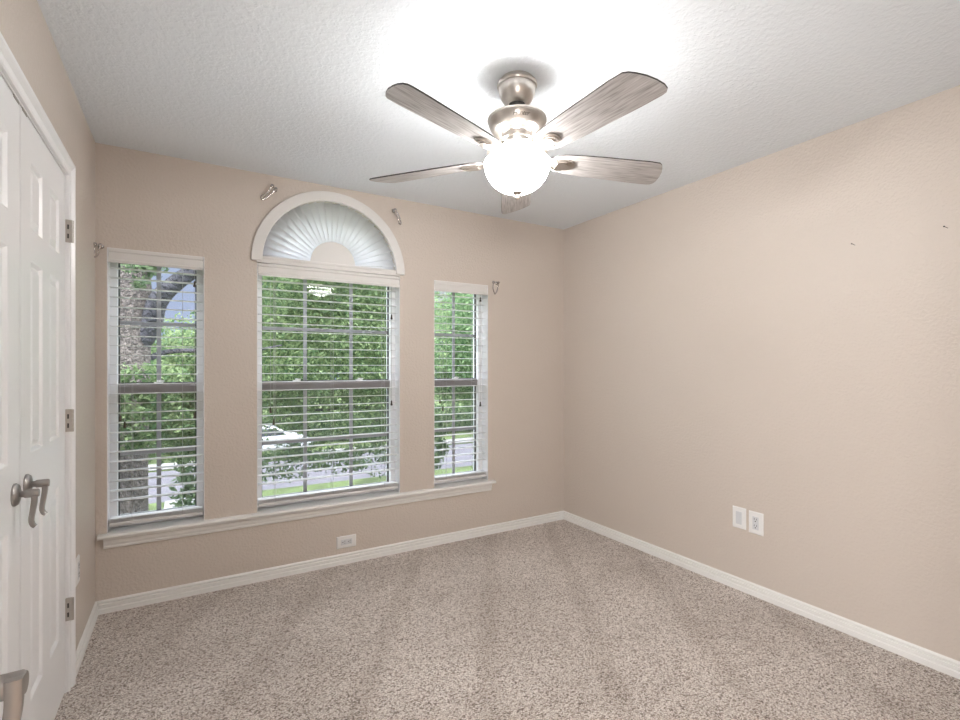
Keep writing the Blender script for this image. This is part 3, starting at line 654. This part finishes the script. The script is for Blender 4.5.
rng = np.random.default_rng(5)
def leaves(name, centre, rad, n, size, m, parent, shell=.35, zmin=None, blobs=0, zmax=None):
    c = np.array(centre, float); r = np.array(rad, float)
    if blobs:
        bc = rng.normal(size=(blobs, 3)); bc /= np.linalg.norm(bc, axis=1)[:, None]; bc *= (rng.random((blobs, 1))**.45)*.86
        br = .16+.20*rng.random((blobs, 1)); idx = rng.integers(0, blobs, n)
        d = rng.normal(size=(n, 3)); d /= np.linalg.norm(d, axis=1)[:, None]
        p = bc[idx]+d*br[idx]*(rng.random((n, 1))**.33)
    else:
        d = rng.normal(size=(n, 3)); d /= np.linalg.norm(d, axis=1)[:, None]; p = d*(rng.random((n, 1))**shell)
    p = c+p*r
    if zmin is not None: p = p[p[:, 2] > zmin]
    if zmax is not None: p = p[p[:, 2] < zmax]
    n = len(p)
    u = rng.normal(size=(n, 3)); u /= np.linalg.norm(u, axis=1)[:, None]
    v = np.cross(u, rng.normal(size=(n, 3))); v /= np.linalg.norm(v, axis=1)[:, None]
    s = (size*(.6+.8*rng.random((n, 1))))
    P = np.stack([p-u*s, p-v*s*.42, p+u*s, p+v*s*.42], 1).reshape(-1, 3)
    me = bpy.data.meshes.new(name); me.vertices.add(4*n); me.vertices.foreach_set('co', P.astype(np.float32).ravel())
    me.loops.add(4*n); me.loops.foreach_set('vertex_index', np.arange(4*n, dtype=np.int32))
    me.polygons.add(n); me.polygons.foreach_set('loop_start', np.arange(0, 4*n, 4, dtype=np.int32))
    me.update(calc_edges=True); me.materials.append(m)
    o = bpy.data.objects.new(name, me); COL.objects.link(o)
    o.parent = parent; o.matrix_parent_inverse = Matrix.Translation(-parent.location); return o
def wtube(name, pts, rs, m, parent, nn=12, seg=6):
    P = curve(pts, seg); R = np.interp(np.linspace(0, len(pts)-1, len(P)), range(len(pts)), rs)
    bm = NB(); tube(bm, P, list(R), nn); o = obj(name, bm, m, parent, smooth=True, angle=60); o.matrix_parent_inverse = Matrix.Translation(-parent.location); return o

# the big oak right outside the left window
t = thing('oak_tree', 'thick grey-barked oak trunk with a forking dark limb outside the left window', 'tree', (-.70, 7.4, GZ))
wtube('trunk', [(-.70, 7.4, GZ), (-.70, 7.4, -1.6), (-.69, 7.4, 0), (-.66, 7.4, 1.3), (-.62, 7.45, 2.1), (-.66, 7.5, 3.2), (-.8, 7.6, 5.5)], [.40, .30, .275, .27, .25, .20, .12], M['bark'], t, 20)
wtube('limb', [(-.60, 7.38, 1.45), (-.40, 7.3, 1.75), (-.30, 7.2, 2.10), (-.05, 7.1, 2.38), (.28, 7.0, 2.62), (.9, 6.8, 3.1), (1.8, 6.6, 3.7)], [.13, .12, .11, .095, .085, .07, .04], M['bark_d'], t)
wtube('limb', [(-.62, 7.4, 1.2), (-.30, 7.5, 1.45), (.10, 7.6, 1.50), (.6, 7.7, 1.48), (1.2, 7.7, 1.6)], [.05, .035, .03, .025, .012], M['bark_d'], t)
leaves('foliage', (-1.6, 9.3, 4.6), (2.6, 1.6, 2.3), 9000, .075, M['leaf_oak'], t, blobs=50, zmin=2.1)
leaves('foliage', (.2, 7.3, 3.9), (1.8, 1.2, 1.3), 3500, .065, M['leaf_mid'], t, blobs=26, zmin=2.55)
leaves('foliage', (-.50, 6.5, .85), (.62, .35, .52), 2600, .038, M['leaf_mid'], t, blobs=22)
leaves('foliage', (-.50, 6.5, 2.35), (.42, .25, .32), 420, .038, M['leaf_oak'], t, blobs=12)

# tree in front of the centre window
t = thing('leafy_tree', 'leafy tree filling the centre window, branches hanging over the street', 'tree', (5.2, 12.0, GZ))
wtube('trunk', [(5.2, 12.0, GZ), (5.2, 12.0, -1), (5.0, 12.0, 1.2), (4.2, 12.0, 3.4)], [.17, .15, .12, .06], M['bark_d'], t)
for p in ([(5.05, 12, .8), (3.8, 11.8, 1.2), (2.3, 11.6, 1.2), (1.5, 11.2, 1.9), (.9, 10.9, 2.3)], [(4.95, 12, 1.4), (4.3, 11.6, 1.9), (3.9, 11.2, 2.6), (3.5, 11, 3.2)], [(5.2, 12, -.3), (4.0, 11.8, .25), (2.6, 11.5, .3), (2.0, 11.1, .3), (1.4, 11, .0)], [(5.2, 12, -.1), (4.9, 11.7, .4), (4.2, 11.2, .3), (3.6, 11, -.1)]):
    wtube('limb', p, [.06, .045, .03, .012][:len(p)]+[.01]*(len(p)-4), M['bark_d'], t, 8)
leaves('foliage', (2.9, 11.4, 2.2), (2.9, 1.5, 2.7), 48000, .046, M['leaf_mid'], t, blobs=170, zmin=-.45)
leaves('foliage', (2.0, 10.8, -.55), (1.5, .6, .5), 1700, .048, M['leaf_oak'], t, blobs=26)
leaves('foliage', (3.4, 10.9, -.75), (1.3, .6, .5), 1500, .048, M['leaf_oak'], t, blobs=24)

# tree between the left and centre windows' views, low and bushy
t = thing('leafy_tree', 'bright green leafy tree behind the oak trunk in the left window', 'tree', (.3, 14.5, GZ))
wtube('trunk', [(.3, 14.5, GZ), (.3, 14.5, -1), (.2, 14.5, 1)], [.14, .12, .06], M['bark_d'], t)
leaves('foliage', (-.1, 14.5, .55), (2.3, 1.5, 2.35), 26000, .055, M['leaf_mid'], t, blobs=90, zmin=-1.1)
t = thing('young_tree', 'slim young tree before the driveway at the lower right of the left window', 'tree', (.22, 9.2, GZ))
wtube('trunk', [(.22, 9.2, GZ), (.22, 9.2, -1.8), (.2, 9.2, -.2)], [.035, .03, .012], M['bark_d'], t, 8)
leaves('foliage', (.17, 9.2, -.75), (.50, .45, .85), 900, .06, M['leaf_oak'], t, blobs=16)

# tree in the right window
t = thing('pale_tree', 'pale green tree with a dark trunk filling the right narrow window', 'tree', (10.0, 14.6, GZ))
wtube('trunk', [(10.0, 14.6, GZ), (9.9, 14.6, -.5), (9.2, 14.6, 1.2), (8.6, 14.6, 3.5)], [.20, .17, .14, .07], M['bark'], t)
leaves('foliage', (8.3, 14.6, 2.0), (2.3, 1.2, 2.5), 26000, .055, M['leaf_lite'], t, blobs=90)
leaves('foliage', (6.4, 13.6, -1.0), (.7, .5, .8), 1100, .065, M['leaf_oak'], t, blobs=14)

# trees across the street
for i, (x, y, rx, rz, lab) in enumerate(((-6.2, 31, 3.3, 3.3, 'dark tree across the street, leftmost behind the oak trunk'), (-.2, 36, 2.9, 3.2, 'low round tree across the street seen in the left window'),
        (5.6, 31, 3.2, 5.6, 'tall tree across the street behind the left half of the centre window'), (12.2, 34, 3.4, 6.4, 'tall tree across the street behind the right half of the centre window'),
        (18.8, 31, 3.4, 6.2, 'tall tree across the street seen in the right window'), (25.6, 34, 3.5, 6.4, 'far tree across the street at the right edge of the right window'))):
    t = thing('street_tree', lab, 'tree', (x, y, GZ), group='trees across the street')
    wtube('trunk', [(x, y, GZ), (x, y, -1), (x+.1, y, 1)], [.3, .25, .15], M['bark_d'], t, 10)
    leaves('foliage', (x, y, -2.5+rz), (rx, 2.2, rz), 12000, .19, M['leaf_far'], t, blobs=110, zmin=GZ+.35)
# clipped hedge across the street
t = thing('hedge', 'long low hedge along the far side of the street', 'hedge', (12, 27.2, GZ))
leaves('foliage', (10, 28.4, GZ+.6), (24, .5, 1.3), 26000, .11, M['leaf_far'], t, shell=.33, zmin=GZ+.05)

# parked car across the street
def car(loc, rz, label):
    t = thing('car', label, 'car', loc, (0, 0, rz))
    body = [(-2.25, .35), (-2.3, .62), (-2.2, .86), (-1.75, .95), (-1.35, 1.0), (-.75, 1.42), (.65, 1.44), (1.25, 1.05), (2.0, .90), (2.25, .72), (2.28, .38)]
    bm = NB(); prism(bm, body, (-.88, .88), lambda p, q, e: (p, e*(1-.18*max(0, (q-.95))/.5), q)); b = obj('body', bm, M['car'], t, bevel=.05, seg=3)
    bm = NB(); gl = [(-1.2, 1.03), (-.72, 1.36), (.60, 1.38), (1.08, 1.06)]
    bm.free()
    for s in (-1, 1):
        bm = NB(); prism(bm, gl, (s*.80, s*.885), lambda p, q, e: (p, e*(1-.18*max(0, (q-.95))/.5), q)); obj('side_window', bm, M['carglass'], t)
    for x in (-1.4, 1.4):
        for s in (-1, 1):
            bm = NB(); lathe(bm, [(.20, s*.90), (.31, s*.90), (.33, s*.86), (.33, s*.72), (.2, s*.70)], (x, 0, .33), 'y', n=24); obj('wheel', bm, M['rubber'], t, smooth=True)
car((2.9, 25.2, GZ+.04), math.radians(4), 'white car parked across the street, at the left edge of the centre window')
